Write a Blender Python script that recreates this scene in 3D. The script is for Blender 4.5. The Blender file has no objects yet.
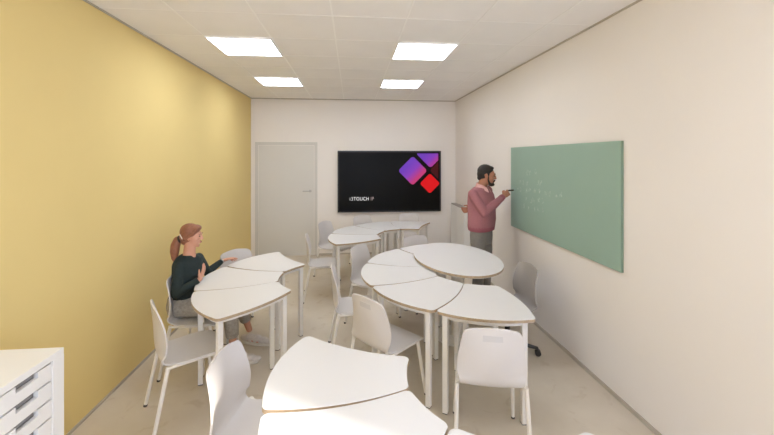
import bpy, bmesh, math, random
from mathutils import Vector, Matrix, Euler
from math import sin, cos, pi, radians as R
random.seed(7)
sc = bpy.context.scene
COL = sc.collection

# ------------------------------------------------------------------ materials
def lin(c):
    c = c / 255.0
    return c / 12.92 if c <= .04045 else ((c + .055) / 1.055) ** 2.4
def rgb(*c): return tuple(lin(x) for x in c) + (1,)
def mat(name, col, rough=.5, metal=0, noise=0, nscale=8, bump=0, bscale=60, spec=.5, emit=None, estr=0, col2=None):
    m = bpy.data.materials.new(name); m.use_nodes = True
    nt = m.node_tree; b = nt.nodes['Principled BSDF']
    b.inputs['Base Color'].default_value = col; b.inputs['Roughness'].default_value = rough
    b.inputs['Metallic'].default_value = metal; b.inputs['Specular IOR Level'].default_value = spec
    tc = nt.nodes.new('ShaderNodeTexCoord')
    if noise or col2:
        n = nt.nodes.new('ShaderNodeTexNoise'); n.inputs['Scale'].default_value = nscale; n.inputs['Detail'].default_value = 5
        nt.links.new(tc.outputs['Object'], n.inputs['Vector'])
        r = nt.nodes.new('ShaderNodeValToRGB')
        r.color_ramp.elements[0].position = .3; r.color_ramp.elements[1].position = .7
        if col2 is None:
            col2 = tuple(x * (1 - noise) for x in col[:3]) + (1,)
        r.color_ramp.elements[0].color = col2; r.color_ramp.elements[1].color = col
        nt.links.new(n.outputs['Fac'], r.inputs['Fac']); nt.links.new(r.outputs['Color'], b.inputs['Base Color'])
    if bump:
        n2 = nt.nodes.new('ShaderNodeTexNoise'); n2.inputs['Scale'].default_value = bscale; n2.inputs['Detail'].default_value = 3
        nt.links.new(tc.outputs['Object'], n2.inputs['Vector'])
        bp = nt.nodes.new('ShaderNodeBump'); bp.inputs['Strength'].default_value = bump; bp.inputs['Distance'].default_value = .01
        nt.links.new(n2.outputs['Fac'], bp.inputs['Height']); nt.links.new(bp.outputs['Normal'], b.inputs['Normal'])
    if emit:
        b.inputs['Emission Color'].default_value = emit; b.inputs['Emission Strength'].default_value = estr
    return m

M = {}
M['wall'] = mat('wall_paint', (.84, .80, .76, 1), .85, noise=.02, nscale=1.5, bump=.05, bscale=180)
M['wallback_lit'] = mat('wall_paint_baked_light', (.90, .855, .81, 1), .85, noise=.02, nscale=1.5, bump=.05, bscale=180)  # same wall paint, brightened: missing light on the back wall put into the colour
M['yellow'] = mat('yellow_paint', (.83, .645, .27, 1), .8, noise=.04, nscale=1.2, bump=.05, bscale=180)
M['ceil'] = mat('ceiling_tile', (.88, .855, .84, 1), .9, noise=.03, nscale=3, bump=.08, bscale=250)
M['tbar'] = mat('ceiling_bar', (.92, .90, .88, 1), .6)
M['base'] = mat('skirting', (.50, .45, .38, 1), .6)
M['door'] = mat('door_paint', (.72, .70, .655, 1), .55, noise=.02, nscale=2)
M['doorframe'] = mat('door_frame_paint', (.66, .64, .60, 1), .5)
M['lam'] = mat('white_laminate', (.775, .765, .755, 1), .38, noise=.01, nscale=3, spec=.35)
M['ply'] = mat('plywood_edge', (.50, .375, .24, 1), .6, noise=.25, nscale=40)
M['frame'] = mat('white_powder_coat', (.82, .79, .74, 1), .42)
M['plastic'] = mat('chair_plastic', (.68, .645, .62, 1), .5, bump=.04, bscale=300)
M['plastic_shaded'] = mat('chair_plastic_baked_shade', (.38, .355, .335, 1), .5, bump=.04, bscale=300)  # same plastic as the other chairs, with the swivel chair's shade painted in
M['chairleg'] = mat('chair_leg_paint', (.82, .78, .72, 1), .4)
M['black'] = mat('black_plastic', (.018, .016, .015, 1), .45)
M['cap'] = mat('dark_glide', (.07, .06, .055, 1), .6)
M['steel'] = mat('brushed_steel', (.45, .43, .40, 1), .35, metal=.9)
M['cab'] = mat('cabinet_paint', (.84, .83, .81, 1), .45)
M['cabdark'] = mat('drawer_recess', (.25, .24, .235, 1), .7)
M['lockdark'] = mat('dark_top_strip', (.42, .40, .37, 1), .5)
M['board'] = mat('green_board', rgb(151, 178, 163), .5, noise=.05, nscale=2.2)
M['boardedge'] = mat('green_board_edge', rgb(124, 148, 130), .5)
M['chalk'] = mat('chalk', (.60, .66, .60, 1), .9)
M['screen'] = mat('screen_glass', (.0085, .008, .007, 1), .3, spec=.08)
M['bezel'] = mat('screen_bezel', (.012, .011, .011, 1), .4)
M['txt'] = mat('screen_text', (.5, .5, .5, 1), .5, emit=(.85, .85, .85, 1), estr=.8)
M['txt2'] = mat('screen_text_dim', (.4, .3, .3, 1), .5, emit=(.5, .42, .42, 1), estr=.35)
M['red'] = mat('screen_red', (.1, .004, .004, 1), .5, spec=.05, emit=(.70, .012, .016, 1), estr=.8)
M['darkred'] = mat('screen_dark_red', (.03, .008, .008, 1), .5, spec=.05, emit=(.07, .01, .012, 1), estr=.6)
M['lamp'] = mat('lamp_diffuser', (.9, .9, .9, 1), .5, emit=(.94, 1, 1.10, 1), estr=9.3)
M['skin_m'] = mat('skin_tan', rgb(176, 120, 92), .55, noise=.08, nscale=20)
M['skin_g'] = mat('skin_fair', rgb(214, 158, 132), .55, noise=.06, nscale=20)
M['hair_m'] = mat('hair_black', rgb(38, 30, 27), .6, noise=.4, nscale=60, bump=.4, bscale=150)
M['hair_g'] = mat('hair_auburn', rgb(156, 102, 76), .5, noise=.3, nscale=50, bump=.4, bscale=140)
M['sweater_m'] = mat('mauve_knit', rgb(166, 108, 112), .9, noise=.1, nscale=60, bump=.5, bscale=220)
M['rib_m'] = mat('mauve_knit_rib', rgb(160, 92, 100), .9, noise=.1, nscale=60, bump=.5, bscale=220)
M['shirt_m'] = mat('pink_shirt', rgb(214, 165, 158), .8)
M['trouser_m'] = mat('grey_trousers', rgb(128, 122, 114), .9, noise=.1, nscale=30, bump=.3, bscale=120)
M['sweater_g'] = mat('dark_green_knit', rgb(38, 50, 50), .9, noise=.15, nscale=50, bump=.4, bscale=200)
M['trouser_g'] = mat('marl_grey_trousers', rgb(182, 176, 166), .9, noise=.3, nscale=45, bump=.5, bscale=60)
M['shoe'] = mat('grey_canvas', rgb(222, 214, 206), .8, noise=.15, nscale=40)
M['sole'] = mat('white_rubber', rgb(220, 215, 205), .6)
M['brownshoe'] = mat('brown_leather', rgb(70, 50, 38), .5)
M['white'] = mat('white_clip', (.8, .8, .78, 1), .4)
M['eye'] = mat('eye_dark', (.03, .02, .015, 1), .2)
M['lip'] = mat('lip', rgb(178, 98, 92), .5)
M['glass'] = mat('window_glass', (1, 1, 1, 1), .05)
def make_glass():
    m = M['glass']; nt = m.node_tree; nt.nodes.clear()
    o = nt.nodes.new('ShaderNodeOutputMaterial'); t = nt.nodes.new('ShaderNodeBsdfTransparent'); g = nt.nodes.new('ShaderNodeBsdfGlossy')
    g.inputs['Roughness'].default_value = .02; mx = nt.nodes.new('ShaderNodeMixShader'); mx.inputs[0].default_value = .05
    nt.links.new(t.outputs[0], mx.inputs[1]); nt.links.new(g.outputs[0], mx.inputs[2]); nt.links.new(mx.outputs[0], o.inputs[0])
make_glass()
# polished concrete
def make_floor_mat():
    m = bpy.data.materials.new('polished_concrete'); m.use_nodes = True; nt = m.node_tree; b = nt.nodes['Principled BSDF']
    tc = nt.nodes.new('ShaderNodeTexCoord')
    n1 = nt.nodes.new('ShaderNodeTexNoise'); n1.inputs['Scale'].default_value = 1.1; n1.inputs['Detail'].default_value = 8; n1.inputs['Roughness'].default_value = .62
    r1 = nt.nodes.new('ShaderNodeValToRGB'); r1.color_ramp.elements[0].position = .32; r1.color_ramp.elements[1].position = .72
    r1.color_ramp.elements[0].color = (.59, .515, .41, 1); r1.color_ramp.elements[1].color = (.70, .63, .525, 1)
    n2 = nt.nodes.new('ShaderNodeTexNoise'); n2.inputs['Scale'].default_value = 6; n2.inputs['Detail'].default_value = 6; n2.inputs['Distortion'].default_value = .8
    r2 = nt.nodes.new('ShaderNodeValToRGB'); r2.color_ramp.elements[0].position = .60; r2.color_ramp.elements[1].position = .70
    r2.color_ramp.elements[0].color = (1, 1, 1, 1); r2.color_ramp.elements[1].color = (.90, .87, .83, 1)
    mx = nt.nodes.new('ShaderNodeMix'); mx.data_type = 'RGBA'; mx.blend_type = 'MULTIPLY'; mx.inputs[0].default_value = 1
    for n in (n1, n2): nt.links.new(tc.outputs['Object'], n.inputs['Vector'])
    nt.links.new(n1.outputs['Fac'], r1.inputs['Fac']); nt.links.new(n2.outputs['Fac'], r2.inputs['Fac'])
    nt.links.new(r1.outputs['Color'], mx.inputs[6]); nt.links.new(r2.outputs['Color'], mx.inputs[7])
    nt.links.new(mx.outputs[2], b.inputs['Base Color']); b.inputs['Roughness'].default_value = .42
    b.inputs['Specular IOR Level'].default_value = .4
    return m
M['floor'] = make_floor_mat()
def make_grad():
    m = bpy.data.materials.new('screen_violet_pink'); m.use_nodes = True; nt = m.node_tree; b = nt.nodes['Principled BSDF']
    tc = nt.nodes.new('ShaderNodeTexCoord'); mp = nt.nodes.new('ShaderNodeSeparateXYZ'); nt.links.new(tc.outputs['Object'], mp.inputs[0])
    sb = nt.nodes.new('ShaderNodeMath'); sb.operation = 'SUBTRACT'; nt.links.new(mp.outputs['X'], sb.inputs[0]); nt.links.new(mp.outputs['Z'], sb.inputs[1])
    mr = nt.nodes.new('ShaderNodeMapRange'); mr.inputs[1].default_value = -.20; mr.inputs[2].default_value = .22; nt.links.new(sb.outputs[0], mr.inputs[0])
    r = nt.nodes.new('ShaderNodeValToRGB'); r.color_ramp.elements[0].color = (.16, .035, .62, 1); r.color_ramp.elements[1].color = (.72, .035, .17, 1)
    e = r.color_ramp.elements.new(.5); e.color = (.28, .04, .62, 1)
    nt.links.new(mr.outputs[0], r.inputs['Fac']); nt.links.new(r.outputs['Color'], b.inputs['Emission Color']); b.inputs['Emission Strength'].default_value = .6
    b.inputs['Base Color'].default_value = (.05, .01, .08, 1)
    return m
M['grad'] = make_grad()

# ------------------------------------------------------------------ helpers
def link(o, parent=None):
    COL.objects.link(o)
    if parent: o.parent = parent
    return o
def obj(name, bm, ms, parent=None, smooth=False, auto=None):
    me = bpy.data.meshes.new(name); bmesh.ops.recalc_face_normals(bm, faces=bm.faces[:]); bm.to_mesh(me); bm.free()
    for m in (ms if isinstance(ms, (list, tuple)) else [ms]): me.materials.append(M[m])
    if smooth:
        for p in me.polygons: p.use_smooth = True
        if auto: me.set_sharp_from_angle(angle=R(auto))
    return link(bpy.data.objects.new(name, me), parent)
def tag(o, label=None, cat=None, group=None, kind=None):
    if label: o['label'] = label
    if cat: o['category'] = cat
    if group: o['group'] = group
    if kind: o['kind'] = kind
    return o
def thing(name, label, cat, loc=(0, 0, 0), rz=0, group=None):
    o = bpy.data.objects.new(name, None); o.empty_display_size = .1; o.location = loc; o.rotation_euler = (0, 0, rz)
    link(o); return tag(o, label, cat, group)
def box(bm, a, b, bev=0, mi=0):
    a = Vector(a); b = Vector(b); c = (a + b) / 2; s = b - a
    g = bmesh.ops.create_cube(bm, size=1, matrix=Matrix.Translation(c) @ Matrix.Diagonal((abs(s.x), abs(s.y), abs(s.z), 1)))
    fs = {f for v in g['verts'] for f in v.link_faces}
    for f in fs: f.material_index = mi
    if bev: bmesh.ops.bevel(bm, geom=list({e for v in g['verts'] for e in v.link_edges}), offset=bev, segments=2, affect='EDGES', profile=.6)
    return bm
def obox(bm, p, q, w, h, up=(0, 0, 1)):
    """bar with rectangular section from p to q"""
    p = Vector(p); q = Vector(q); d = (q - p).normalized(); s = d.cross(Vector(up))
    if s.length < 1e-4: s = Vector((1, 0, 0))
    s.normalize(); u = s.cross(d)
    vs = []
    for c in (p, q):
        for i, j in ((-1, -1), (1, -1), (1, 1), (-1, 1)): vs.append(bm.verts.new(c + s * i * w / 2 + u * j * h / 2))
    for f in ((0, 1, 2, 3), (7, 6, 5, 4), (0, 4, 5, 1), (1, 5, 6, 2), (2, 6, 7, 3), (3, 7, 4, 0)): bm.faces.new([vs[k] for k in f])
def tube(bm, pts, rad, seg=10, caps=True):
    pts = [Vector(p) for p in pts]; n = len(pts)
    rad = rad if isinstance(rad, (list, tuple)) else [rad] * n
    rings = []; ref = None
    for i, p in enumerate(pts):
        d = (pts[min(i + 1, n - 1)] - pts[max(i - 1, 0)]).normalized()
        if ref is None:
            ref = d.orthogonal().normalized()
        ref = (ref - d * ref.dot(d)).normalized(); b = d.cross(ref)
        rings.append([bm.verts.new(p + (ref * cos(2 * pi * k / seg) + b * sin(2 * pi * k / seg)) * rad[i]) for k in range(seg)])
    for a, b in zip(rings, rings[1:]):
        for k in range(seg): bm.faces.new((a[k], a[(k + 1) % seg], b[(k + 1) % seg], b[k]))
    if caps:
        bm.faces.new(rings[0][::-1]); bm.faces.new(rings[-1])
def ball(bm, c, r, rot=None, seg=20):
    r = r if isinstance(r, (list, tuple)) else (r, r, r)
    mt = Matrix.Translation(Vector(c))
    if rot is not None: mt = mt @ rot.to_4x4()
    bmesh.ops.create_uvsphere(bm, u_segments=seg, v_segments=seg // 2 + 2, radius=1, matrix=mt @ Matrix.Diagonal((r[0], r[1], r[2], 1)))
def capsule(bm, pts, rad, seg=14):
    """tapered chain with ball joints"""
    pts = [Vector(p) for p in pts]
    tube(bm, pts, rad, seg)
    rr = rad if isinstance(rad, (list, tuple)) else [rad] * len(pts)
    for p, r in zip(pts, rr): ball(bm, p, r, seg=seg)
def loft(bm, secs, seg=28, power=2.3):
    """secs: (centre, right vec, fwd vec, rx, ry)"""
    rings = []
    for c, rx_, fy_, a, b in secs:
        ring = []
        for k in range(seg):
            t = 2 * pi * k / seg
            ct, st = cos(t), sin(t)
            x = math.copysign(abs(ct) ** (2 / power), ct) * a; y = math.copysign(abs(st) ** (2 / power), st) * b
            ring.append(bm.verts.new(c + rx_ * x + fy_ * y))
        rings.append(ring)
    for r0, r1 in zip(rings, rings[1:]):
        for k in range(seg): bm.faces.new((r0[k], r0[(k + 1) % seg], r1[(k + 1) % seg], r1[k]))
    bm.faces.new(rings[0][::-1]); bm.faces.new(rings[-1])
def prism(bm, pts, z0, z1, bev=0, side_mat=0):
    bot = [bm.verts.new((x, y, z0)) for x, y in pts]; top = [bm.verts.new((x, y, z1)) for x, y in pts]
    n = len(pts); f1 = bm.faces.new(bot[::-1]); f2 = bm.faces.new(top); side = []
    for k in range(n): side.append(bm.faces.new((bot[k], bot[(k + 1) % n], top[(k + 1) % n], top[k])))
    for f in side: f.material_index = side_mat
    return top
def grow(name, bm, m, parent, voxel=.006, smooth=6, sub=0):
    """union of closed shells -> one continuous smooth surface"""
    me = bpy.data.meshes.new(name + '_raw'); bmesh.ops.recalc_face_normals(bm, faces=bm.faces[:]); bm.to_mesh(me); bm.free()
    o = bpy.data.objects.new(name + '_raw', me); COL.objects.link(o)
    rm = o.modifiers.new('r', 'REMESH'); rm.mode = 'VOXEL'; rm.voxel_size = voxel
    if smooth:
        s = o.modifiers.new('s', 'SMOOTH'); s.iterations = smooth; s.factor = .5
    dg = bpy.context.evaluated_depsgraph_get(); dg.update()
    new = bpy.data.meshes.new_from_object(o.evaluated_get(dg)); new.name = name
    bpy.data.objects.remove(o); bpy.data.meshes.remove(me)
    new.materials.clear(); new.materials.append(M[m])
    for p in new.polygons: p.use_smooth = True
    return link(bpy.data.objects.new(name, new), parent)
def copy_tree(o, parent=None, kids=None):
    c = o.copy(); COL.objects.link(c)
    if parent: c.parent = parent
    for ch in [x for x in kids_of[o.name]]:
        c2 = ch.copy(); COL.objects.link(c2); c2.parent = c
        for g in kids_of[ch.name]:
            g2 = g.copy(); COL.objects.link(g2); g2.parent = c2
    return c
kids_of = {}
def index_tree(o):
    ch = [x for x in COL.objects if x.parent == o]; kids_of[o.name] = ch
    for x in ch: index_tree(x)
def structure(o): o['kind'] = 'structure'; return o

# ------------------------------------------------------------------ room (metres)
XL, XR, YB, YF, ZC = -1.883, 2.030, 7.169, -2.4, 2.970
T = .12
bm = bmesh.new(); box(bm, (XL - T, YF - T, -.1), (XR + T, YB + T, 0)); structure(obj('floor', bm, 'floor'))
bm = bmesh.new(); box(bm, (XL - T, YF - T, ZC), (XR + T, YB + T, ZC + .1)); structure(obj('ceiling', bm, 'ceil'))
bm = bmesh.new(); box(bm, (XL - T, YF - T, 0), (XL, YB + T, ZC)); structure(obj('wall_left', bm, 'yellow'))
bm = bmesh.new(); box(bm, (XL, YB, 0), (XR, YB + T, ZC)); structure(obj('wall_back', bm, 'wallback_lit'))
# right wall with the window behind the camera's side
WJ, WN, WS, WH = .33, -1.9, .9, 2.24
bm = bmesh.new()
box(bm, (XR, WJ, 0), (XR + T, YB + T, ZC)); box(bm, (XR, YF - T, 0), (XR + T, WN, ZC))
box(bm, (XR, WN, 0), (XR + T, WJ, WS)); box(bm, (XR, WN, WH), (XR + T, WJ, ZC))
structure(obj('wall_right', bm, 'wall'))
# front wall, glazed
FX0, FX1, FS, FH = -1.5, 1.65, .8, 2.55
bm = bmesh.new()
box(bm, (XL, YF - T, 0), (FX0, YF, ZC)); box(bm, (FX1, YF - T, 0), (XR, YF, ZC))
box(bm, (FX0, YF - T, 0), (FX1, YF, FS)); box(bm, (FX0, YF - T, FH), (FX1, YF, ZC))
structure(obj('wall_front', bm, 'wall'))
def window(n, axis, a0, a1, z0, z1, pos, thick):
    bm = bmesh.new(); t = .05
    def bx(u0, u1, w0, w1):
        if axis == 'y': box(bm, (pos, u0, w0), (pos + thick, u1, w1))
        else: box(bm, (u0, pos, w0), (u1, pos + thick, w1))
    bx(a0, a0 + t, z0, z1); bx(a1 - t, a1, z0, z1); bx(a0 + t, a1 - t, z0, z0 + t); bx(a0 + t, a1 - t, z1 - t, z1)
    w = structure(obj('window_%d' % n, bm, 'frame'))
    bm = bmesh.new(); c = pos + thick / 2
    if axis == 'y': box(bm, (c - .003, a0 + t, z0 + t), (c + .003, a1 - t, z1 - t))
    else: box(bm, (a0 + t, c - .003, z0 + t), (a1 - t, c + .003, z1 - t))
    obj('pane', bm, 'glass', w)
window(1, 'y', WN, WJ, WS, WH, XR + .03, .05)
window(2, 'x', FX0, FX1, FS, FH, YF - .09, .05)
# skirtings
bm = bmesh.new(); box(bm, (XL, YF, 0), (XL + .008, YB, .022)); structure(obj('baseboard_left', bm, 'base'))
bm = bmesh.new(); box(bm, (XR - .010, YF, 0), (XR, YB, .032)); structure(obj('baseboard_right', bm, 'base'))
bm = bmesh.new(); box(bm, (-.655, YB - .01, 0), (XR - .01, YB, .03)); structure(obj('baseboard_back', bm, 'base'))
bm = bmesh.new(); box(bm, (XL, YB - .018, ZC - .016), (XR, YB, ZC)); box(bm, (XL, YF, ZC - .012), (XL + .014, YB - .018, ZC)); box(bm, (XR - .014, YF, ZC - .012), (XR, YB - .018, ZC))
structure(obj('trim_1', bm, 'base'))
# ceiling grid bars
gx = [-1.345 + .595 * k for k in range(0, 6)]
gy = [-1.8 + .5946 * k for k in range(0, 9)] + [3.547, 4.142, 4.70, 5.262, 5.857, 6.45, 7.04]
gy = sorted(set(round(y, 3) for y in gy if not (3.1 < y < 3.5)))
bm = bmesh.new()
for x in gx: box(bm, (x - .006, YF, ZC - .003), (x + .006, YB - .018, ZC))
for y in gy: box(bm, (XL + .014, y - .004, ZC - .002), (XR - .014, y + .004, ZC))
structure(obj('trim_2', bm, 'tbar'))

# door
DX0, DX1, DH = -1.805, -.655, 2.145
bm = bmesh.new(); fw = .055
box(bm, (DX0, YB - .014, 0), (DX0 + fw, YB, DH)); box(bm, (DX1 - fw, YB - .014, 0), (DX1, YB, DH)); box(bm, (DX0 + fw, YB - .014, DH - fw), (DX1 - fw, YB, DH))
box(bm, (DX0 + fw + .008, YB - .006, .008), (DX1 - fw - .008, YB, DH - fw - .008), mi=1)
d = structure(obj('door_1', bm, ['doorframe', 'door']))
bm = bmesh.new(); hz = 1.22
tube(bm, [(-.79, YB - .006, hz), (-.79, YB - .05, hz)], .011); tube(bm, [(-.782, YB - .05, hz), (-.925, YB - .05, hz)], .011)
tube(bm, [(-.79, YB - .006, hz), (-.79, YB - .014, hz)], .025, 18)
obj('door_handle', bm, 'steel', d, True, 40)

# ------------------------------------------------------------------ ceiling lamps
def ceiling_lamp(x0, y0, label, group='square ceiling lights'):
    S = .595
    t = thing('ceiling_light', label, 'ceiling light', (x0 + S / 2, y0 + S / 2, ZC - .012), 0, group)
    h = S / 2; f = .012; bm = bmesh.new()
    box(bm, (-h, -h, -.004), (h, -h + f, .009)); box(bm, (-h, h - f, -.004), (h, h, .009)); box(bm, (-h, -h + f, -.004), (-h + f, h - f, .009)); box(bm, (h - f, -h + f, -.004), (h, h - f, .009))
    obj('frame', bm, 'tbar', t)
    bm = bmesh.new(); box(bm, (-h + f, -h + f, -.001), (h - f, h - f, .009)); obj('diffuser', bm, 'lamp', t)
LX = (-1.345, .4404); LY = (3.547, 5.261)
ceiling_lamp(LX[0], LY[0], 'large-looking square ceiling light nearest the yellow wall, front left of the four')
ceiling_lamp(LX[1], LY[0], 'large-looking square ceiling light over the oval table, front right of the four')
ceiling_lamp(LX[0], LY[1], 'square ceiling light nearest the door, back left of the four')
ceiling_lamp(LX[1], LY[1], 'square ceiling light near the screen, back right of the four')
for k, (x, y) in enumerate([(LX[0], .12), (LX[1], .12)]):
    ceiling_lamp(x, y, 'square ceiling light outside the photo, overhead at the near end of the room', 'ceiling lights outside the photo')

# ------------------------------------------------------------------ tables
HT = .75
def rounded(poly, r, corners, n=6):
    """round the listed corner indices of a dense outline"""
    out = []; N = len(poly)
    for i, p in enumerate(poly):
        if i in corners:
            P = Vector(p); A = (Vector(poly[i - 1]) - P); B = (Vector(poly[(i + 1) % N]) - P)
            a = A.normalized(); b = B.normalized(); ang = a.angle(b); d = r / math.tan(ang / 2)
            d = min(d, A.length * .9, B.length * .9); rr = d * math.tan(ang / 2)
            c = P + (a + b).normalized() * (rr / sin(ang / 2)); s = P + a * d; e = P + b * d
            a0 = math.atan2(s.y - c.y, s.x - c.x); a1 = math.atan2(e.y - c.y, e.x - c.x); da = (a1 - a0 + pi) % (2 * pi) - pi
            for k in range(n + 1): out.append((c.x + rr * cos(a0 + da * k / n), c.y + rr * sin(a0 + da * k / n)))
        else: out.append(tuple(p))
    return out
def arc_pts(a, b, sag, n=14, m=.06):
    """points strictly between a and b along a bow of the given sagitta (positive = left of a->b)"""
    a = Vector(a); b = Vector(b); d = b - a; L = d.length; nrm = Vector((-d.y, d.x)) / L; out = []
    for k in range(n + 1):
        t = m + (1 - 2 * m) * k / n
        out.append(tuple(a + d * t + nrm * sag * 4 * t * (1 - t)))
    return out
RO, RI, HA = 1.135, .462, R(17.65); OFF = .80
def sector_outline(inset=0.0):
    ro, ri = RO - inset, RI + inset; da = inset / .8
    A = (ri * cos(-HA + da) - OFF, ri * sin(-HA + da)); B = (ro * cos(-HA + da * .8) - OFF, ro * sin(-HA + da * .8))
    C = (ro * cos(HA - da * .8) - OFF, ro * sin(HA - da * .8)); D = (ri * cos(HA - da) - OFF, ri * sin(HA - da))
    pts = [A]; cor = [0]
    pts += arc_pts(A, B, .045, m=.10)                # clockwise side bows inwards
    cor.append(len(pts)); pts.append(B); pts += arc_pts(B, C, -.072, m=.12)
    cor.append(len(pts)); pts.append(C); pts += arc_pts(C, D, -.045, m=.10)
    cor.append(len(pts)); pts.append(D); pts += arc_pts(D, A, .014, m=.2)
    return pts, cor, (A, B, C, D)
def make_segment_table():
    t = thing('segment_table', 'x', 'table', group='white segment tables')
    pts, cor, K = sector_outline(); pts = rounded(pts, .034, cor)
    bm = bmesh.new(); prism(bm, pts, HT - .025, HT, side_mat=1)
    # small eased top edge in laminate
    top = obj('tabletop', bm, ['lam', 'ply'], t)
    bv = top.modifiers.new('edge', 'BEVEL'); bv.width = .0025; bv.segments = 2; bv.limit_method = 'ANGLE'; bv.angle_limit = R(60); bv.material = 0
    pts2, cor2, K2 = sector_outline(.055)
    legs = [Vector((x, y, 0)) for x, y in K2]
    bm = bmesh.new(); z = HT - .025 - .018
    def rail(a, b, sag):
        q = [a.to_2d()] + [Vector(p) for p in arc_pts(a.to_2d(), b.to_2d(), sag, 6, .12)] + [b.to_2d()]
        for u, v in zip(q, q[1:]): obox(bm, (u.x, u.y, z), (v.x, v.y, z), .024, .036)
    rail(legs[0], legs[1], .03); rail(legs[1], legs[2], -.055); rail(legs[2], legs[3], -.03); rail(legs[3], legs[0], .01)
    obj('frame', bm, 'frame', t)
    for p in legs:
        bm = bmesh.new(); ang = math.atan2(p.y, p.x + OFF)
        box(bm, (-.019, -.019, .006), (.019, .019, HT - .025), .004)
        box(bm, (-.017, -.017, 0), (.017, .017, .006), mi=1)
        bmesh.ops.transform(bm, matrix=Matrix.Translation(p) @ Matrix.Rotation(ang, 4, 'Z'), verts=bm.verts[:])
        obj('leg', bm, ['frame', 'cap'], t)
    return t
proto = make_segment_table(); index_tree(proto); first = [proto]
def place_table(cx, cy, deg, label, group):
    if first: o = first.pop()
    else: o = copy_tree(proto)
    a = R(deg); o.location = (cx + OFF * cos(a), cy + OFF * sin(a), 0); o.rotation_euler = (0, 0, a)
    o['label'] = label; o['category'] = 'table'; o['group'] = group; o.name = 'segment_table'
    return o
RA = (-.215, 3.53); RM = (1.24, 3.57); RF = (.730, 1.83); RB = (.82, 5.27)
G = 'segment tables beside the yellow wall'
place_table(*RA, 214, 'white segment table nearest the camera of the three beside the yellow wall', G)
place_table(*RA, 178, 'white segment table the girl sits at, middle of the three by the yellow wall', G)
place_table(*RA, 141.5, 'white segment table beside the yellow wall, farthest of its three, toward the door', G)
G = 'segment tables around the oval table'
place_table(*RM, 108.5, 'white segment table partly under the far side of the raised oval table', G)
place_table(*RM, 144.6, 'white segment table left of the oval table, second from the far end of its ring', G)
place_table(*RM, 180.7, 'white segment table left of the oval table, middle one of the five in its ring', G)
place_table(*RM, 217, 'white segment table between the two chairs turned back to the camera, near the oval', G)
place_table(*RM, 253, 'white segment table in front of the oval table, its tip toward the right wall', G)
G = 'segment tables in the foreground'
place_table(*RF, 170.2, 'large white segment table in the foreground, fully visible one of the near group', G)
place_table(*RF, 206.6, 'white segment table cut by the bottom edge, second of the near group', G)
place_table(*RF, 243.2, 'white segment table at the bottom edge showing only a thin corner strip', G)
place_table(*RF, 279.8, 'white segment table showing only a small rounded tip at the bottom edge, right', G)
G = 'segment tables near the screen'
place_table(*RB, 188, 'white segment table of the back group, nearest to the camera', G)
place_table(*RB, 151.5, 'white segment table of the back group, second from its near left end', G)
place_table(*RB, 115.5, 'white segment table of the back group below the middle of the screen', G)
place_table(*RB, 80, 'white segment table of the back group, farthest right under the screen corner', G)

# oval table
t = thing('oval_table', 'raised white oval table with plywood edge over the middle ring of tables', 'table', (1.112, 3.911, 0), R(4.45))
AX, AY = .437, .657
def ell(k, n=96): return [((AX + k) * cos(2 * pi * i / n), (AY + k) * sin(2 * pi * i / n)) for i in range(n)]
bm = bmesh.new(); prism(bm, ell(0), .763, .79, side_mat=1); o = obj('tabletop', bm, ['lam', 'ply'], t)
bv = o.modifiers.new('edge', 'BEVEL'); bv.width = .003; bv.segments = 2; bv.limit_method = 'ANGLE'; bv.angle_limit = R(60); bv.material = 0
bm = bmesh.new(); box(bm, (-.15, -.28, .752), (.15, .0, .763)); obj('support_plate', bm, 'frame', t)
bm = bmesh.new(); tube(bm, [(-.03, -.13, .02), (-.03, -.13, .752)], .068, 28); obj('column', bm, 'frame', t, True, 40)
bm = bmesh.new(); n = 40
tube(bm, [(-.03, -.13, 0), (-.03, -.13, .012), (-.03, -.13, .022)], [.235, .235, .20], 40); obj('base', bm, 'frame', t, True, 30)

# ------------------------------------------------------------------ chairs
def shell_point(u, v, raw=False):
    """v 0..1 seat front -> top of back; u -1..1"""
    prof = [(.225, .430, .185, 0), (.20, .447, .200, 0), (.12, .455, .208, .004), (.02, .449, .208, .008), (-.09, .445, .198, .008), (-.155, .452, .186, .008),
            (-.190, .475, .192, .014), (-.203, .525, .203, .034), (-.209, .595, .202, .048), (-.213, .67, .192, .044), (-.219, .74, .180, .032), (-.224, .79, .172, .020), (-.228, .822, .164, .010)]
    s = v * (len(prof) - 1); i = min(int(s), len(prof) - 2); f = s - i
    def cr(j):
        p = [prof[max(0, min(len(prof) - 1, i + q))][j] for q in (-1, 0, 1, 2)]
        return .5 * (2 * p[1] + (p[2] - p[0]) * f + (2 * p[0] - 5 * p[1] + 4 * p[2] - p[3]) * f * f + (3 * p[1] - p[0] - 3 * p[2] + p[3]) * f ** 3)
    y, z, w, wrap = cr(0), cr(1), cr(2), cr(3)
    # round the end corners
    for e, q in ((s, .045), (((len(prof) - 1) - s) * .8, .060)):
        if e < 1.0 and not raw: w -= q * (1 - math.sqrt(max(0, 1 - (1 - e) ** 2)))
    up = min(1, max(0, (z - .46) / .06))
    return Vector((u * w, y + wrap * u * u * up, z + (1 - up) * wrap * u * u * .9 + (.012 * (s - 10) / 2 * (1 - u * u) if s > 10 else 0)))
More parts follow.
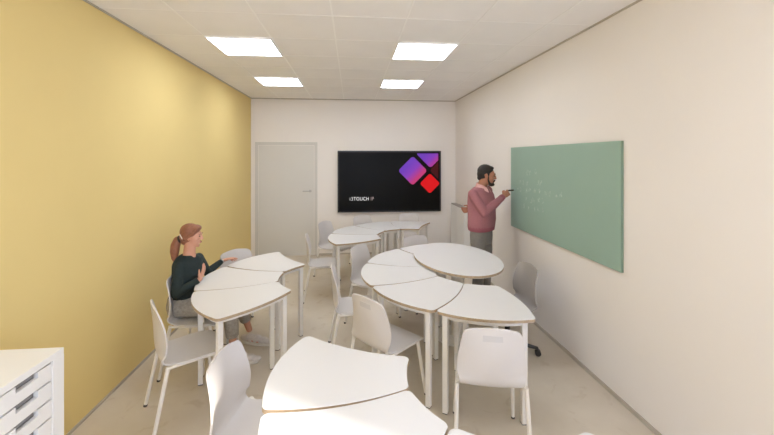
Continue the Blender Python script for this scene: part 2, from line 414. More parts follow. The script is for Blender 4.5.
def shell_part(v0, v1, nv, nu=14, thick=.010):
    bm = bmesh.new(); wv = (lambda q: 1 - (1 - q) ** 1.9) if v1 == 1 else (lambda q: q ** 1.9)
    g = [[shell_point(-1 + 2 * i / nu, v0 + (v1 - v0) * wv(j / nv)) for i in range(nu + 1)] for j in range(nv + 1)]
    A = [[bm.verts.new(p) for p in r] for r in g]; B = []
    for j in range(nv + 1):
        row = []
        for i in range(nu + 1):
            uu = -1 + 2 * i / nu; vv = min(.985, max(.015, v0 + (v1 - v0) * wv(j / nv))); e = .01
            du = shell_point(uu + e, vv, True) - shell_point(uu - e, vv, True); dv = shell_point(uu, vv + e, True) - shell_point(uu, vv - e, True)
            nn = du.cross(dv).normalized(); row.append(bm.verts.new(g[j][i] + nn * thick))
        B.append(row)
    for j in range(nv):
        for i in range(nu):
            bm.faces.new((A[j][i], A[j][i + 1], A[j + 1][i + 1], A[j + 1][i])); bm.faces.new((B[j][i], B[j + 1][i], B[j + 1][i + 1], B[j][i + 1]))
    for j in range(nv):
        bm.faces.new((A[j][0], A[j + 1][0], B[j + 1][0], B[j][0])); bm.faces.new((A[j][nu], B[j][nu], B[j + 1][nu], A[j + 1][nu]))
    for i in range(nu):
        bm.faces.new((A[0][i], B[0][i], B[0][i + 1], A[0][i + 1])); bm.faces.new((A[nv][i], A[nv][i + 1], B[nv][i + 1], B[nv][i]))
    return bm
VS = 5.6 / 12
def add_shell(t, pm='plastic'):
    obj('seat', shell_part(0, VS, 26), pm, t, True, 50)
    b = obj('backrest', shell_part(VS, 1, 34), pm, t, True, 50)
    bm = bmesh.new(); g = []
    for j in range(3):
        row = []
        for i in range(9):
            u = -.33 + .66 * i / 8; v = (10.15 + .35 * j) / 12; e = .002
            du = shell_point(u + e, v) - shell_point(u - e, v); dv = shell_point(u, v + e) - shell_point(u, v - e)
            nn = du.cross(dv).normalized(); p = shell_point(u, v); row.append((bm.verts.new(p + nn * .0098), bm.verts.new(p + nn * .0112)))
        g.append(row)
    for j in range(2):
        for i in range(8):
            for k in (0, 1): bm.faces.new((g[j][i][k], g[j][i + 1][k], g[j + 1][i + 1][k], g[j + 1][i][k]))
    rim = [g[0][i] for i in range(9)] + [g[1][8], g[2][8]] + [g[2][i] for i in range(7, -1, -1)] + [g[1][0]]
    for k in range(len(rim)): bm.faces.new((rim[k][0], rim[(k + 1) % len(rim)][0], rim[(k + 1) % len(rim)][1], rim[k][1]))
    obj('grip_slot', bm, 'grip', b)
M['grip'] = mat('grip_recess', (.60, .575, .56, 1), .6)
def make_chair():
    t = thing('classroom_chair', 'x', 'chair'); add_shell(t)
    fr = bmesh.new()
    for s in (-1, 1):
        tube(fr, [(s * .209, -.160, .440), (s * .185, -.08, .432), (s * .178, .05, .432), (s * .182, .15, .432)], .010, 10)
    tube(fr, [(-.178, .05, .430), (.178, .05, .430)], .009, 8); tube(fr, [(-.186, -.09, .430), (.186, -.09, .430)], .009, 8)
    obj('seat_frame', fr, 'chairleg', t, True, 50)
    for s in (-1, 1):
        for top, foot in (((s * .208, -.160, .450), (s * .222, -.250, 0)), ((s * .182, .15, .438), (s * .205, .225, 0))):
            bm = bmesh.new(); a = Vector(top); b = Vector(foot); m = a.lerp(b, .965)
            tube(bm, [a, m], [.0140, .0125], 12)
            l = obj('leg', bm, 'chairleg', t, True, 50)
            bm = bmesh.new(); tube(bm, [m, b], .0135, 10); obj('foot_cap', bm, 'cap', l, True, 50)
    return t
cproto = make_chair(); index_tree(cproto); cfirst = [cproto]
def place_chair(bx, by, deg, label, group):
    """bx, by: plan position of the middle of the back's top; deg: way it faces"""
    o = cfirst.pop() if cfirst else copy_tree(cproto)
    a = R(deg); o.location = (bx + .225 * cos(a), by + .225 * sin(a), 0); o.rotation_euler = (0, 0, a - pi / 2)
    o.name = 'classroom_chair'; o['label'] = label; o['category'] = 'chair'; o['group'] = group
GA = 'chairs at the tables beside the yellow wall'; GM = 'chairs at the ring of the oval table'; GB = 'chairs at the back tables'
place_chair(-1.392, 2.755, 33, 'pale grey chair beside the yellow wall, nearer the camera than the seated girl', GA)
CG = (-1.56, 3.465, -3)
place_chair(*CG, 'pale grey plastic chair the girl sits on', GA)
place_chair(-1.295, 4.28, -46, 'empty pale grey chair behind the far-left table, top of its back by the girl\'s hand', GA)
place_chair(-.685, 2.045, -10, 'pale grey chair at the bottom edge, partly sunlit, left of the foreground table', 'chair at the foreground tables')
place_chair(-.19, 3.55, 3, 'pale grey chair seen side-on, left of the middle ring, behind the leaf-backed one', GM)
place_chair(.065, 4.36, -34, 'pale grey chair at the far left of the middle ring, below the nearest back table', GM)
place_chair(.10, 2.74, 40, 'pale grey chair seen obliquely from behind, between foreground table and middle ring', GM)
place_chair(.84, 2.16, 77, 'pale grey chair seen squarely from behind at the right front table', GM)
place_chair(.82, 4.84, -72, 'pale grey chair beyond the oval table, in front of the rightmost back table', GM)
place_chair(-.61, 5.03, 4, 'pale grey chair seen side-on at the left end of the back tables, nearest the door', GB)
place_chair(-.45, 6.06, -32, 'pale grey chair behind the left end of the back tables, against the door edge', GB)
place_chair(.17, 6.60, -64, 'pale grey chair below the left part of the screen, only its back top showing', GB)
place_chair(1.05, 6.83, -98, 'pale grey chair below the right part of the screen, only its back top showing', GB)
# swivel chair
HB = (1.478, 3.43)
t = thing('swivel_chair', 'plastic swivel chair darkened for shade, on black castors beside the right wall', 'chair', (HB[0], HB[1], 0), R(184) - pi / 2)
add_shell(t, 'plastic_shaded')
bm = bmesh.new(); tube(bm, [(0, 0, .10), (0, 0, .30)], .025, 16); tube(bm, [(0, 0, .30), (0, 0, .435)], .015, 16); box(bm, (-.09, -.09, .425), (.09, .09, .442), .003)
obj('gas_lift', bm, 'black', t, True, 40)
bm = bmesh.new(); tube(bm, [(0, 0, .06), (0, 0, .125)], [.045, .034], 18)
angs = [R(a) - (R(184) - pi / 2) for a in (-20, 52, 124, 196, 268)]
for a in angs: tube(bm, [(.02 * cos(a), .02 * sin(a), .095), (.15 * cos(a), .15 * sin(a), .088), (.27 * cos(a), .27 * sin(a), .068)], [.024, .020, .014], 10)
obj('star_base', bm, 'black', t, True, 50)
for a in angs:
    bm = bmesh.new(); c = Vector((.272 * cos(a), .272 * sin(a), 0)); s = Vector((-sin(a), cos(a), 0))
    tube(bm, [c + Vector((0, 0, .05)), c + Vector((0, 0, .072))], .007, 8)
    for k in (-1, 1): tube(bm, [c + s * k * .007 + Vector((0, 0, .027)), c + s * k * .024 + Vector((0, 0, .027))], .027, 16)
    obj('castor', bm, 'black', t, True, 40)

# ------------------------------------------------------------------ drawer cabinet beside the yellow wall
CX1, CY1, CZ = -1.368, 1.911, .95; CX0 = XL + .004; CY0 = .75
t = thing('drawer_cabinet', 'white low cabinet of shallow drawers in the bottom left corner, against the yellow wall', 'cabinet', ((CX0 + CX1) / 2, (CY0 + CY1) / 2, 0))
ox, oy = (CX0 + CX1) / 2, (CY0 + CY1) / 2; hx, hy = (CX1 - CX0) / 2, (CY1 - CY0) / 2
bm = bmesh.new(); fr = .034
box(bm, (-hx, -hy, .05), (hx, -hy + .02, CZ - .03)); box(bm, (-hx, hy - .03, .05), (hx, hy, CZ - .03)); box(bm, (-hx, -hy + .02, .05), (-hx + .015, hy - .03, CZ - .03))
box(bm, (-hx + .015, -hy + .02, .05), (hx, hy - .03, .07)); box(bm, (-hx + .03, -hy + .03, 0), (hx - .03, hy - .03, .05))
box(bm, (hx - .024, hy - .064, .07), (hx, hy - .03, CZ - .03))
obj('carcass', bm, 'cab', t)
bm = bmesh.new(); box(bm, (-hx, -hy, CZ - .03), (hx, hy, CZ), .0025); obj('top_panel', bm, 'cab', t)
nd = 10; zt = CZ - .038; pitch = (zt - .075) / nd
for k in range(nd):
    z1 = zt - k * pitch; z0 = z1 - pitch + .009
    bm = bmesh.new(); yh = .11; yc = hy - .196; xf = hx - .004
    # front with a cut-out grip at the top
    box(bm, (xf - .018, -hy + .024, z0), (xf, hy - .068, z1 - .026)); box(bm, (xf - .018, -hy + .024, z1 - .026), (xf, yc - yh / 2, z1)); box(bm, (xf - .018, yc + yh / 2, z1 - .026), (xf, hy - .068, z1))
    box(bm, (-hx + .03, -hy + .03, z0 + .005), (xf - .018, hy - .075, z0 + .012))
    dr = obj('drawer', bm, 'cab', t)
    bm = bmesh.new(); box(bm, (xf - .03, yc - yh / 2, z1 - .026), (xf - .021, yc + yh / 2, z1 - .001)); obj('grip_recess', bm, 'cabdark', dr)

# white unit on the right wall behind the teacher
t = thing('low_cabinet', 'narrow white cabinet with dark top strip against the right wall behind the man', 'cabinet', (1.975, 6.68, 0))
bm = bmesh.new(); box(bm, (-.045, -.43, .03), (.052, .43, .955), .002); box(bm, (-.03, -.41, 0), (.04, .41, .03)); obj('body', bm, 'cab', t)
bm = bmesh.new(); box(bm, (-.048, -.433, .955), (.053, .433, .972), .002); obj('top', bm, 'lockdark', t)
for y0, y1 in ((-.42, -.005), (.005, .42)):
    bm = bmesh.new(); box(bm, (-.055, y0, .05), (-.0455, y1, .94), .001); obj('door', bm, 'cab', t)

# ------------------------------------------------------------------ chalkboard
BY0, BY1, BZ0, BZ1 = 2.612, 4.555, .990, 1.980
t = thing('chalkboard', 'wide green chalkboard with faint chalk writing on the right wall', 'chalkboard', (XR, (BY0 + BY1) / 2, BZ0))
bh = (BY1 - BY0) / 2; bH = BZ1 - BZ0
bm = bmesh.new(); box(bm, (-.022, -bh, 0), (-.001, bh, bH), .001)
for f in bm.faces:
    if f.calc_center_median().x > -.0215: f.material_index = 1
obj('panel', bm, ['board', 'boardedge'], t)
bm = bmesh.new()
def chalk(y, z, s=1.0, n=3):
    """one handwritten character of a few strokes"""
    for _ in range(n):
        a = (random.uniform(-.018, .018), random.uniform(-.024, .024)); pts = [a]
        for _ in range(3): pts.append((max(-.02, min(.02, pts[-1][0] + random.uniform(-.02, .02))), max(-.028, min(.028, pts[-1][1] + random.uniform(-.028, .028)))))
        q = [Vector((-.0225, y - (BY0 + BY1) / 2 - p[0] * s, z - BZ0 + p[1] * s)) for p in pts]
        tube(bm, q, .0011, 5)
rows = [(1.675, [4.10, 4.04, 3.92]), (1.56, [4.28, 4.22, 4.10, 3.86, 3.80]), (1.47, [4.36, 4.28, 4.12, 4.05, 3.93, 3.82, 3.70, 3.62, 3.50, 3.42]),
        (1.365, [4.15, 4.02, 3.96, 3.84, 3.76]), (1.28, [4.20, 4.08, 3.95, 3.86, 3.76])]
for z, ys in rows:
    for y in ys: chalk(y, z + random.uniform(-.01, .01) + (4.36 - y) * .035, 1.0)
obj('chalk_writing', bm, 'chalk', t)

# ------------------------------------------------------------------ screen
SX0, SX1, SZ0, SZ1 = -.272, 1.722, .812, 1.984
t = thing('wall_screen', 'large black wall screen showing violet, pink and red rounded squares', 'screen', ((SX0 + SX1) / 2, YB, SZ0))
w = (SX1 - SX0) / 2; h = SZ1 - SZ0
bm = bmesh.new(); box(bm, (-w, -.07, 0), (w, -.002, h), .006); obj('bezel', bm, 'bezel', t)
bm = bmesh.new(); box(bm, (-w + .03, -.0725, .03), (w - .03, -.068, h - .03)); scr = obj('display', bm, 'screen', t)
px2m = 51.9
def wx(px): return (px - 338.0) / (440.3 - 338.0) * 2 * w - w      # where things sit on the panel, in its own metres
def wz(py): return (211.3 - py) / (211.3 - 151.1) * h
def rsq(cx, cz, hd, r, clip=None, n=8):
    c = [(cx + hd, cz), (cx, cz + hd), (cx - hd, cz), (cx, cz - hd)]
    pts = rounded(c, r, [0, 1, 2, 3], n)
    if clip:
        def cut(p, f, fi):
            out = []
            for i in range(len(p)):
                a, b = p[i - 1], p[i]; fa, fb = f(a), f(b)
                if (fa <= 0) != (fb <= 0):
                    k = fa / (fa - fb); out.append((a[0] + (b[0] - a[0]) * k, a[1] + (b[1] - a[1]) * k))
                if fb <= 0: out.append(b)
            return out
        pts = cut(pts, lambda p: p[0] - clip[0], 0); pts = cut(pts, lambda p: p[1] - clip[1], 0)
    return pts
def plate(name, pts, m, dy, org):
    bm = bmesh.new(); a = [bm.verts.new((x - org[0], 0, z - org[1])) for x, z in pts]; b = [bm.verts.new((x - org[0], -.0008, z - org[1])) for x, z in pts]; n = len(pts)
    bm.faces.new(a); bm.faces.new(b[::-1])
    for k in range(n): bm.faces.new((a[k], b[k], b[(k + 1) % n], a[(k + 1) % n]))
    o = obj(name, bm, m, scr); o.location = (org[0], dy, org[1]); return o
clip = (w - .055, h - .05)
c1 = (wx(411.8), wz(170.8)); plate('violet_square', rsq(*c1, .285, .055), 'grad', -.0728, c1)
c2 = (wx(429.6), wz(153.6)); plate('violet_corner', rsq(*c2, .285, .055, clip), 'grad', -.0728, (c2[0] + .03, c2[1] - .09))
c3 = (wx(429.0), wz(183.5)); plate('red_square', rsq(*c3, .198, .04), 'red', -.0738, c3)
c4 = (wx(446), wz(172)); plate('dark_red_square', rsq(wx(441), wz(170.5), .24, .05, (clip[0], clip[1])), 'darkred', -.0726, c4)
def text(s, x, z, size, m, name, bold=0):
    cu = bpy.data.curves.new(name, 'FONT'); cu.body = s; cu.size = size; cu.extrude = .0005; cu.offset = bold; cu.space_character = 1.16
    o = bpy.data.objects.new(name, cu); COL.objects.link(o); dg = bpy.context.evaluated_depsgraph_get(); dg.update()
    me = bpy.data.meshes.new_from_object(o.evaluated_get(dg)); bpy.data.objects.remove(o)
    me.materials.clear(); me.materials.append(M[m]); me.transform(Matrix.Rotation(pi / 2, 4, 'X') @ Matrix.Diagonal((.80, 1, 1, 1)))
    o = bpy.data.objects.new(name, me); link(o, scr); o.location = (x, -.0735, z)
    return o
text('i', wx(349.6), wz(199.7), .094, 'txt', 'lettering', .0)
text('3TOUCH', wx(351.2), wz(199.7), .094, 'txt', 'lettering', .0)
text('IP', wx(370.1), wz(199.7), .094, 'txt2', 'lettering', .0)

# ------------------------------------------------------------------ people
def head(bm, c, f, up, s=1.0, male=True):
    """adds a head to bm; c centre, f facing, up"""
    f = f.normalized(); r = f.cross(up).normalized(); up = r.cross(f).normalized()
    rot = Matrix((r, f, up)).transposed()
    P = lambda x, y, z: c + (r * x + f * y + up * z) * s
    def b(x, y, z, a, bb, cc): ball(bm, P(x, y, z), (a * s, bb * s, cc * s), rot, 22)
    b(0, -.018, .035, .075, .094, .082); b(0, .030, .0, .062, .062, .085); b(0, .025, -.048, .054, .064, .058)
    b(0, .066, -.093, .022 if male else .017, .020, .018); b(-.034, .052, -.018, .026, .028, .03); b(.034, .052, -.018, .026, .028, .03)
    b(0, .078, .032, .045, .014, .012)
    capsule(bm, [P(0, .090, .020), P(0, .099, -.002), P(0, .105, -.018)], [.008 * s, .010 * s, .0115 * s], 10)
    b(-.012, .095, -.021, .009, .011, .008); b(.012, .095, -.021, .009, .011, .008)
    b(0, .088, -.050, .023, .011, .006); b(0, .086, -.060, .020, .011, .007)
    for k in (-1, 1): b(k * .077, -.005, -.002, .010, .020, .031)
    return P, rot
def face_bits(P, rot, s, body, male, hair):
    for k in (-1, 1):
        bm = bmesh.new(); ball(bm, P(k * .031, .0835, .012), (.012 * s, .007 * s, .0065 * s), rot, 12); obj('eye', bm, 'eye', body, True)
        bm = bmesh.new(); capsule(bm, [P(k * .014, .093, .031), P(k * .033, .0905, .036), P(k * .05, .079, .030)], [.0035 * s, .004 * s, .0025 * s], 8); obj('eyebrow', bm, hair, body, True)
    bm = bmesh.new(); ball(bm, P(0, .0925, -.054), (.019 * s, .009 * s, .0075 * s), rot, 14); obj('lips', bm, 'lip', body, True)
def hand(bm, w, f, n, side, s=1.0, curl=(.3, .35, .4, .45), tcurl=.3, spread=1.0):
    """w wrist; f finger direction; n palm normal; side: vector toward the thumb side"""
    f = f.normalized(); side = (side - f * side.dot(f)).normalized(); n = f.cross(side) if f.cross(side).dot(n) > 0 else -f.cross(side)
    rot = Matrix((side, f, n)).transposed()
    ball(bm, w + f * .045 * s, (.038 * s, .052 * s, .016 * s), rot, 16); ball(bm, w + f * .065 * s, (.040 * s, .032 * s, .014 * s), rot, 16)
    ball(bm, w + f * .012 * s, (.026 * s, .03 * s, .019 * s), rot, 14)
    L = (.072, .079, .073, .058)
    for i in range(4):
        x = (.030 - .020 * i) * s; d = (f + side * (.10 - .065 * i) * spread).normalized(); p = w + f * .088 * s + side * x; pts = [w + f * .06 * s + side * x * .9, p]; a = 0
        for fr in (.44, .32, .24):
            a += curl[i] * (1.0 if fr > .4 else 1.1); dd = d * cos(a) + n * sin(a); p = p + dd * L[i] * fr * s; pts.append(p)
        capsule(bm, pts, [.0095 * s, .0092 * s, .0085 * s, .008 * s, .0068 * s], 8)
    p = w + f * .022 * s + side * .026 * s; q = p + (side * .8 + f * .7 + n * .15).normalized() * .036 * s
    d2 = (f * .95 + side * (.35 - tcurl) + n * tcurl).normalized(); q2 = q + d2 * .032 * s; q3 = q2 + (d2 + n * tcurl * .6).normalized() * .024 * s
    capsule(bm, [p, q, q2, q3], [.014 * s, .012 * s, .0105 * s, .008 * s], 8)
def foot(bm, ank, d, s=1.0, h=.03, w=.045, L=.24):
    d = d.normalized(); r = d.cross(Vector((0, 0, 1)))
    for k, (o, rw, rh) in enumerate(((-.055, .030, .030), (0, .032, .036), (.06, .036, .034), (.12, .042, .026), (.165, .036, .020))):
        ball(bm, Vector((ank.x, ank.y, 0)) + d * o * s + Vector((0, 0, rh * s + .012)), (1 * rw * s, .05 * s, rh * s), Matrix((r, d, Vector((0, 0, 1)))).transposed(), 14)
Z3 = Vector((0, 0, 1))

# ---- the man
PH = R(-48); D = Vector((cos(PH), sin(PH), 0)); RT = D.cross(Z3)          # RT = his right
base = Vector((1.585, 4.45, 0))
man = thing('person', 'man with short dark hair and beard in a mauve sweater, writing on the chalkboard', 'person', base)
def ML(x, y, z): return RT * x + D * y + Z3 * z
shR = ML(.192, -.008, 1.415); shL = ML(-.185, -.01, 1.435)
elR = Vector((1.545, 4.22, 1.20)) - base; wrR = Vector((1.830, 4.37, 1.382)) - base
elL = Vector((1.70, 4.725, 1.19)) - base; wrL = Vector((1.53, 4.63, 1.20)) - base
hc = Vector((.058, -.035, 1.632))
hf = Vector((.93, -.34, -.14)).normalized(); hup = (Z3 + D * .08).normalized()
bm = bmesh.new(); P, rot = head(bm, hc, hf, hup, 1.03)
capsule(bm, [ML(0, .035, 1.58), ML(0, .01, 1.50), ML(0, -.01, 1.42)], [.056, .058, .075])
loft(bm, [(ML(0, 0, .86), RT, D, .155, .105), (ML(0, 0, .95), RT, D, .16, .11), (ML(0, .0, 1.08), RT, D, .145, .105), (ML(0, 0, 1.25), RT, D, .16, .11), (ML(0, -.005, 1.38), RT, D, .17, .105), (ML(0, -.01, 1.45), RT, D, .10, .07)])
for s, sh, el, wr in ((1, shR, elR, wrR), (-1, shL, elL, wrL)):
    capsule(bm, [sh, sh.lerp(el, .5), el, el.lerp(wr, .35), wr], [.05, .044, .037, .036, .026])
for s in (-1, 1):
    capsule(bm, [ML(s * .085, 0, .88), ML(s * .092, .015, .48), ML(s * .095, 0, .30), ML(s * .098, -.01, .09)], [.082, .054, .050, .036]); foot(bm, ML(s * .098, -.01, .09), D, .98)
hd = (Vector((.095, .03, .055))).normalized()
hand(bm, wrR, hd, Vector((.2, .45, -.9)), Vector((-.25, .35, .9)), .98, (.55, .65, .75, .85), .55)
hand(bm, wrL, Vector((-.95, -.12, -.15)), Vector((.3, .9, 0)), Z3, .98, (.5, .55, .6, .65), .3)
mb = grow('body', bm, 'skin_m', man, .0055, 4)
face_bits(P, rot, 1.03, mb, True, 'hair_m')
bm = bmesh.new()  # hair
def hb(x, y, z, a, b_, c_): ball(bm, P(x, y, z), (a * 1.03, b_ * 1.03, c_ * 1.03), rot, 22)
hb(0, -.026, .052, .081, .094, .082); hb(0, -.05, .012, .076, .068, .07); hb(0, .020, .098, .057, .048, .024); hb(0, -.075, -.03, .055, .035, .04)
for k in (-1, 1): hb(k * .070, .012, .022, .011, .014, .03)
grow('hair', bm, 'hair_m', mb, .005, 3)
bm = bmesh.new()  # beard and moustache
hb(0, .072, -.094, .032, .030, .022); hb(0, .060, -.100, .040, .034, .020)
for k in (-1, 1):
    capsule(bm, [P(k * .068, .018, .0), P(k * .062, .022, -.045), P(k * .050, .040, -.080), P(k * .024, .074, -.094)], [.007, .010, .015, .016], 10)
    capsule(bm, [P(0, .101, -.037), P(k * .020, .096, -.040), P(k * .031, .084, -.056), P(k * .028, .082, -.08)], [.006, .007, .006, .008], 8)
grow('beard', bm, 'hair_m', mb, .0045, 2)
bm = bmesh.new()  # sweater
loft(bm, [(ML(0, 0, .975), RT, D, .186, .136), (ML(0, 0, 1.02), RT, D, .198, .146), (ML(0, .008, 1.10), RT, D, .198, .150), (ML(0, .006, 1.2), RT, D, .200, .148), (ML(0, .004, 1.31), RT, D, .212, .148), (ML(0, -.005, 1.40), RT, D, .208, .128), (ML(0, -.008, 1.44), RT, D, .192, .108), (ML(0, -.01, 1.472), RT, D, .140, .090), (ML(0, -.012, 1.492), RT, D, .085, .074)])
for sh, el, wr in ((shR, elR, wrR), (shL, elL, wrL)):
    capsule(bm, [sh, sh.lerp(el, .5), el], [.060, .058, .050], 18); tube(bm, [el, el.lerp(wr, .5), el.lerp(wr, .93)], [.051, .046, .038], 18)
sw = grow('sweater', bm, 'sweater_m', mb, .007, 6)
bm = bmesh.new()
for sh, el, wr in ((shR, elR, wrR), (shL, elL, wrL)):
    bm = bmesh.new(); tube(bm, [el.lerp(wr, .86), el.lerp(wr, .98)], [.0405, .036], 20); obj('cuff', bm, 'rib_m', sw, True, 50)
bm = bmesh.new(); loft(bm, [(ML(0, 0, .962), RT, D, .174, .124), (ML(0, 0, .972), RT, D, .188, .138), (ML(0, 0, 1.02), RT, D, .197, .1455)]); obj('hem_band', bm, 'rib_m', sw, True, 50)
bm = bmesh.new()  # shirt collar: two folded leaves and the band round the neck
tube(bm, [ML(0, -.005, 1.475), ML(0, .002, 1.515), ML(0, .006, 1.53)], [.076, .067, .063], 24, caps=False)
for k in (-1, 1):
    pr = [ML(k * .066, .0, 1.532), ML(k * .045, .062, 1.512), ML(k * .012, .088, 1.478), ML(k * .030, .112, 1.432), ML(k * .074, .072, 1.462), ML(k * .086, .0, 1.494)]
    n1 = [bm.verts.new(p) for p in pr]; n2 = [bm.verts.new(p + ML(k * .002, .006, -.002)) for p in pr]
    bm.faces.new(n1); bm.faces.new(n2[::-1])
    for i in range(6): bm.faces.new((n1[i], n2[i], n2[(i + 1) % 6], n1[(i + 1) % 6]))
obj('shirt_collar', bm, 'shirt_m', mb, True, 50)
bm = bmesh.new()  # trousers
loft(bm, [(ML(0, 0, .80), RT, D, .165, .112), (ML(0, 0, .90), RT, D, .168, .118), (ML(0, 0, 1.0), RT, D, .158, .112)])
for s in (-1, 1): tube(bm, [ML(s * .083, 0, .88), ML(s * .088, .005, .72), ML(s * .094, .015, .48), ML(s * .097, .0, .25), ML(s * .1, -.01, .075)], [.092, .088, .068, .066, .062], 20)
grow('trousers', bm, 'trouser_m', mb, .008, 8)
for s in (-1, 1):
    bm = bmesh.new(); foot(bm, ML(s * .098, -.01, .09), D, 1.10); grow('shoe', bm, 'brownshoe', mb, .006, 4)
pen = thing('chalk_holder', 'short dark chalk holder in the man\'s raised hand', 'pen', base + wrR + hd * .12)
bm = bmesh.new(); tip = Vector((2.003, 4.455, 1.451)) - (base + wrR + hd * .12); tail = Vector((1.95, 4.437, 1.449)) - (base + wrR + hd * .12)
tube(bm, [tail - (tip - tail) * .5, tail, tip.lerp(tail, .2)], .0095, 12); obj('barrel', bm, 'black', pen, True, 50)
bm = bmesh.new(); tube(bm, [tip.lerp(tail, .2), tip], [.007, .003], 10); obj('tip', bm, 'black', pen, True, 50)

# ---- the girl
PH = R(-14); D = Vector((cos(PH), sin(PH), 0)); RT = D.cross(Z3)
base = Vector((-1.475, 3.50, 0))
girl = thing('person', 'seated girl with an auburn ponytail and dark green sweater at the left tables', 'person', base)
G_ = lambda x, y, z: RT * x + D * y + Z3 * z
W = lambda x, y, z: Vector((x, y, z)) - base
shR = W(-1.492, 3.385, .905); shL = W(-1.428, 3.628, .918)
elR = W(-1.490, 3.315, .690); wrR = W(-1.325, 3.40, .790)
elL = W(-1.405, 3.775, .735); wrL = W(-1.330, 3.965, .792)
S_ = .86
hc = W(-1.432, 3.49, 1.148); hf = Vector((.97, .10, -.10)).normalized(); hup = Vector((.10, 0, 1))
bm = bmesh.new(); P, rot = head(bm, hc, hf, hup, S_, False)
capsule(bm, [W(-1.445, 3.49, 1.09), W(-1.455, 3.495, 1.01), W(-1.46, 3.50, .93)], [.048, .050, .062])
loft(bm, [(G_(0, -.03, .50), RT, D, .135, .095), (G_(0, -.02, .58), RT, D, .13, .09), (G_(0, -.005, .70), RT, D, .115, .08), (G_(0, 0, .82), RT, D, .125, .085), (G_(0, 0, .90), RT, D, .125, .075), (G_(0, 0, .945), RT, D, .07, .05)])
for sh, el, wr in ((shR, elR, wrR), (shL, elL, wrL)): capsule(bm, [sh, sh.lerp(el, .5), el, el.lerp(wr, .4), wr], [.038, .034, .029, .028, .020])
legs = [(G_(.075, 0, .535), W(-1.075, 3.41, .535), W(-1.075, 3.50, .12), Vector((.96, -.15, 0))), (G_(-.075, 0, .535), W(-1.09, 3.66, .535), W(-1.025, 3.84, .135), Vector((.93, -.30, 0)))]
for hip, kn, an, fd in legs:
    capsule(bm, [hip, hip.lerp(kn, .5), kn, kn.lerp(an, .35), kn.lerp(an, .8), an], [.075, .064, .047, .045, .032, .030]); foot(bm, an, fd, .88)
hand(bm, wrR, Vector((.32, .10, .9)), Vector((-1, 0, .35)), Vector((-.1, -1, .1)), .84, (.12, .16, .22, .3), .25)
hand(bm, wrL, Vector((.55, .62, .05)), Vector((0, 0, -1)), Vector((.8, -.6, .4)), .95, (.22, .28, .3, .32), .2, 1.4)
gb = grow('body', bm, 'skin_g', girl, .005, 3)
face_bits(P, rot, S_, gb, False, 'hair_g')
bm = bmesh.new()
def hb(x, y, z, a, b_, c_): ball(bm, P(x, y, z), (a * S_, b_ * S_, c_ * S_), rot, 22)
hb(0, -.024, .048, .083, .098, .086); hb(0, -.045, .0, .080, .074, .075); hb(0, .030, .090, .066, .056, .034); hb(0, -.06, -.045, .055, .045, .05)
for k in (-1, 1): capsule(bm, [P(k * .055, .05, .085), P(k * .072, .030, .045), P(k * .078, -.005, .010), P(k * .068, -.05, -.02)], [.015, .014, .013, .018], 10)
hr = grow('hair', bm, 'hair_g', gb, .005, 3)
bm = bmesh.new(); T0 = P(0.0, -.102, -.035)
capsule(bm, [T0, T0 + Vector((-.028, 0, -.012)), T0 + Vector((-.044, -.005, -.055)), T0 + Vector((-.050, -.008, -.11)), T0 + Vector((-.048, -.01, -.165)), T0 + Vector((-.042, -.01, -.21))], [.028, .036, .040, .038, .028, .012], 14)
grow('ponytail', bm, 'hair_g', gb, .005, 3)
bm = bmesh.new(); q = Vector((-.95, 0, -.3)).normalized(); tube(bm, [T0 - q * .008, T0 + q * .014], [.033, .034], 18); obj('hair_tie', bm, 'black', gb, True, 50)
bm = bmesh.new(); c0 = P(.062, -.078, .012); capsule(bm, [c0 + Vector((-.012, -.010, .012)), c0 + Vector((.004, -.012, -.018)), c0 + Vector((.020, -.010, -.040))], .0042, 8); obj('hair_clip', bm, 'white', gb, True)
bm = bmesh.new()  # sweater
loft(bm, [(G_(0, -.03, .585), RT, D, .140, .112), (G_(0, -.02, .63), RT, D, .144, .114), (G_(0, -.004, .72), RT, D, .132, .100), (G_(0, .006, .82), RT, D, .142, .108), (G_(0, .002, .905), RT, D, .145, .098), (G_(0, -.002, .935), RT, D, .138, .084), (G_(0, -.002, .962), RT, D, .100, .074), (G_(0, .004, .985), RT, D, .064, .060)])
for sh, el, wr in ((shR, elR, wrR), (shL, elL, wrL)):
    capsule(bm, [sh, sh.lerp(el, .5), el], [.044, .043, .038], 18); tube(bm, [el, el.lerp(wr, .5), el.lerp(wr, .93)], [.039, .034, .028], 18)
grow('sweater', bm, 'sweater_g', gb, .006, 5)
bm = bmesh.new(); w0 = elL.lerp(wrL, .96); q = (wrL - elL).normalized(); tube(bm, [w0 - q * .005, w0 + q * .006], .0265, 18); obj('bracelet', bm, 'steel', gb, True, 50)
bm = bmesh.new()  # trousers
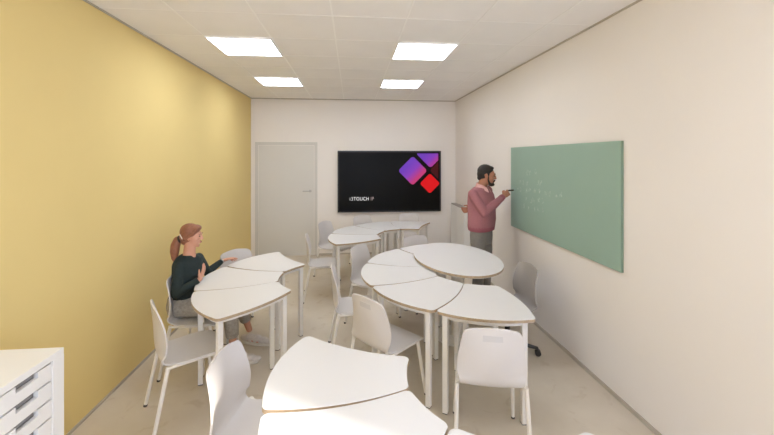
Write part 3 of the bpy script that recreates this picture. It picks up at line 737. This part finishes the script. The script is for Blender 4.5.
loft(bm, [(G_(0, -.035, .475), RT, D, .145, .105), (G_(0, -.03, .54), RT, D, .158, .122), (G_(0, -.025, .625), RT, D, .146, .116)])
for hip, kn, an, fd in legs:
    capsule(bm, [hip, hip.lerp(kn, .5), kn], [.088, .080, .062], 18); tube(bm, [kn, kn.lerp(an, .4), kn.lerp(an, .70)], [.060, .062, .056], 18)
grow('trousers', bm, 'trouser_g', gb, .008, 6)
for hip, kn, an, fd in legs:
    bm = bmesh.new(); foot(bm, an + fd.normalized() * .02, fd, 1.12); s_ = grow('shoe', bm, 'shoe', gb, .005, 3)
    bm = bmesh.new(); d_ = fd.normalized(); r_ = d_.cross(Z3); A0 = Vector((an.x, an.y, 0)) + d_ * .025
    loft(bm, [(A0 + d_ * .055 + Z3 * z, r_, d_, a, b_) for z, a, b_ in ((.001, .044, .155), (.018, .047, .162), (.024, .044, .158))], power=2.6); obj('sole', bm, 'sole', s_, True, 50)

# ------------------------------------------------------------------ light
w_ = bpy.data.worlds.new('sky'); sc.world = w_; w_.use_nodes = True
w_.node_tree.nodes['Background'].inputs[0].default_value = (.84, .99, 1.34, 1); w_.node_tree.nodes['Background'].inputs[1].default_value = 3.6
sun = bpy.data.lights.new('sun', 'SUN'); sun.energy = 8; sun.angle = R(3.0); sun.color = (1, .95, .88)
so = bpy.data.objects.new('sun', sun); COL.objects.link(so)
hdv = Vector((-.855, .52, -.43)).normalized(); so.rotation_euler = hdv.to_track_quat('-Z', 'Y').to_euler(); so.location = (6, -4, 5)

# ------------------------------------------------------------------ camera
cam = bpy.data.cameras.new('camera'); co = bpy.data.objects.new('camera', cam); COL.objects.link(co)
cam.sensor_width = 36; cam.sensor_fit = 'HORIZONTAL'; cam.lens = 36 * 371.97 / 774
cam.shift_y = -(217.5 - 157.61) / 774; cam.clip_start = .05
co.location = (0, 0, 1.8536); co.rotation_euler = (pi / 2, 0, -.0938)
sc.camera = co
vs = sc.view_settings; vs.view_transform = 'Standard'; vs.look = 'None'; vs.gamma = 1; vs.use_curve_mapping = False; vs.exposure = .17
sc.cycles.max_bounces = 10; sc.cycles.diffuse_bounces = 6
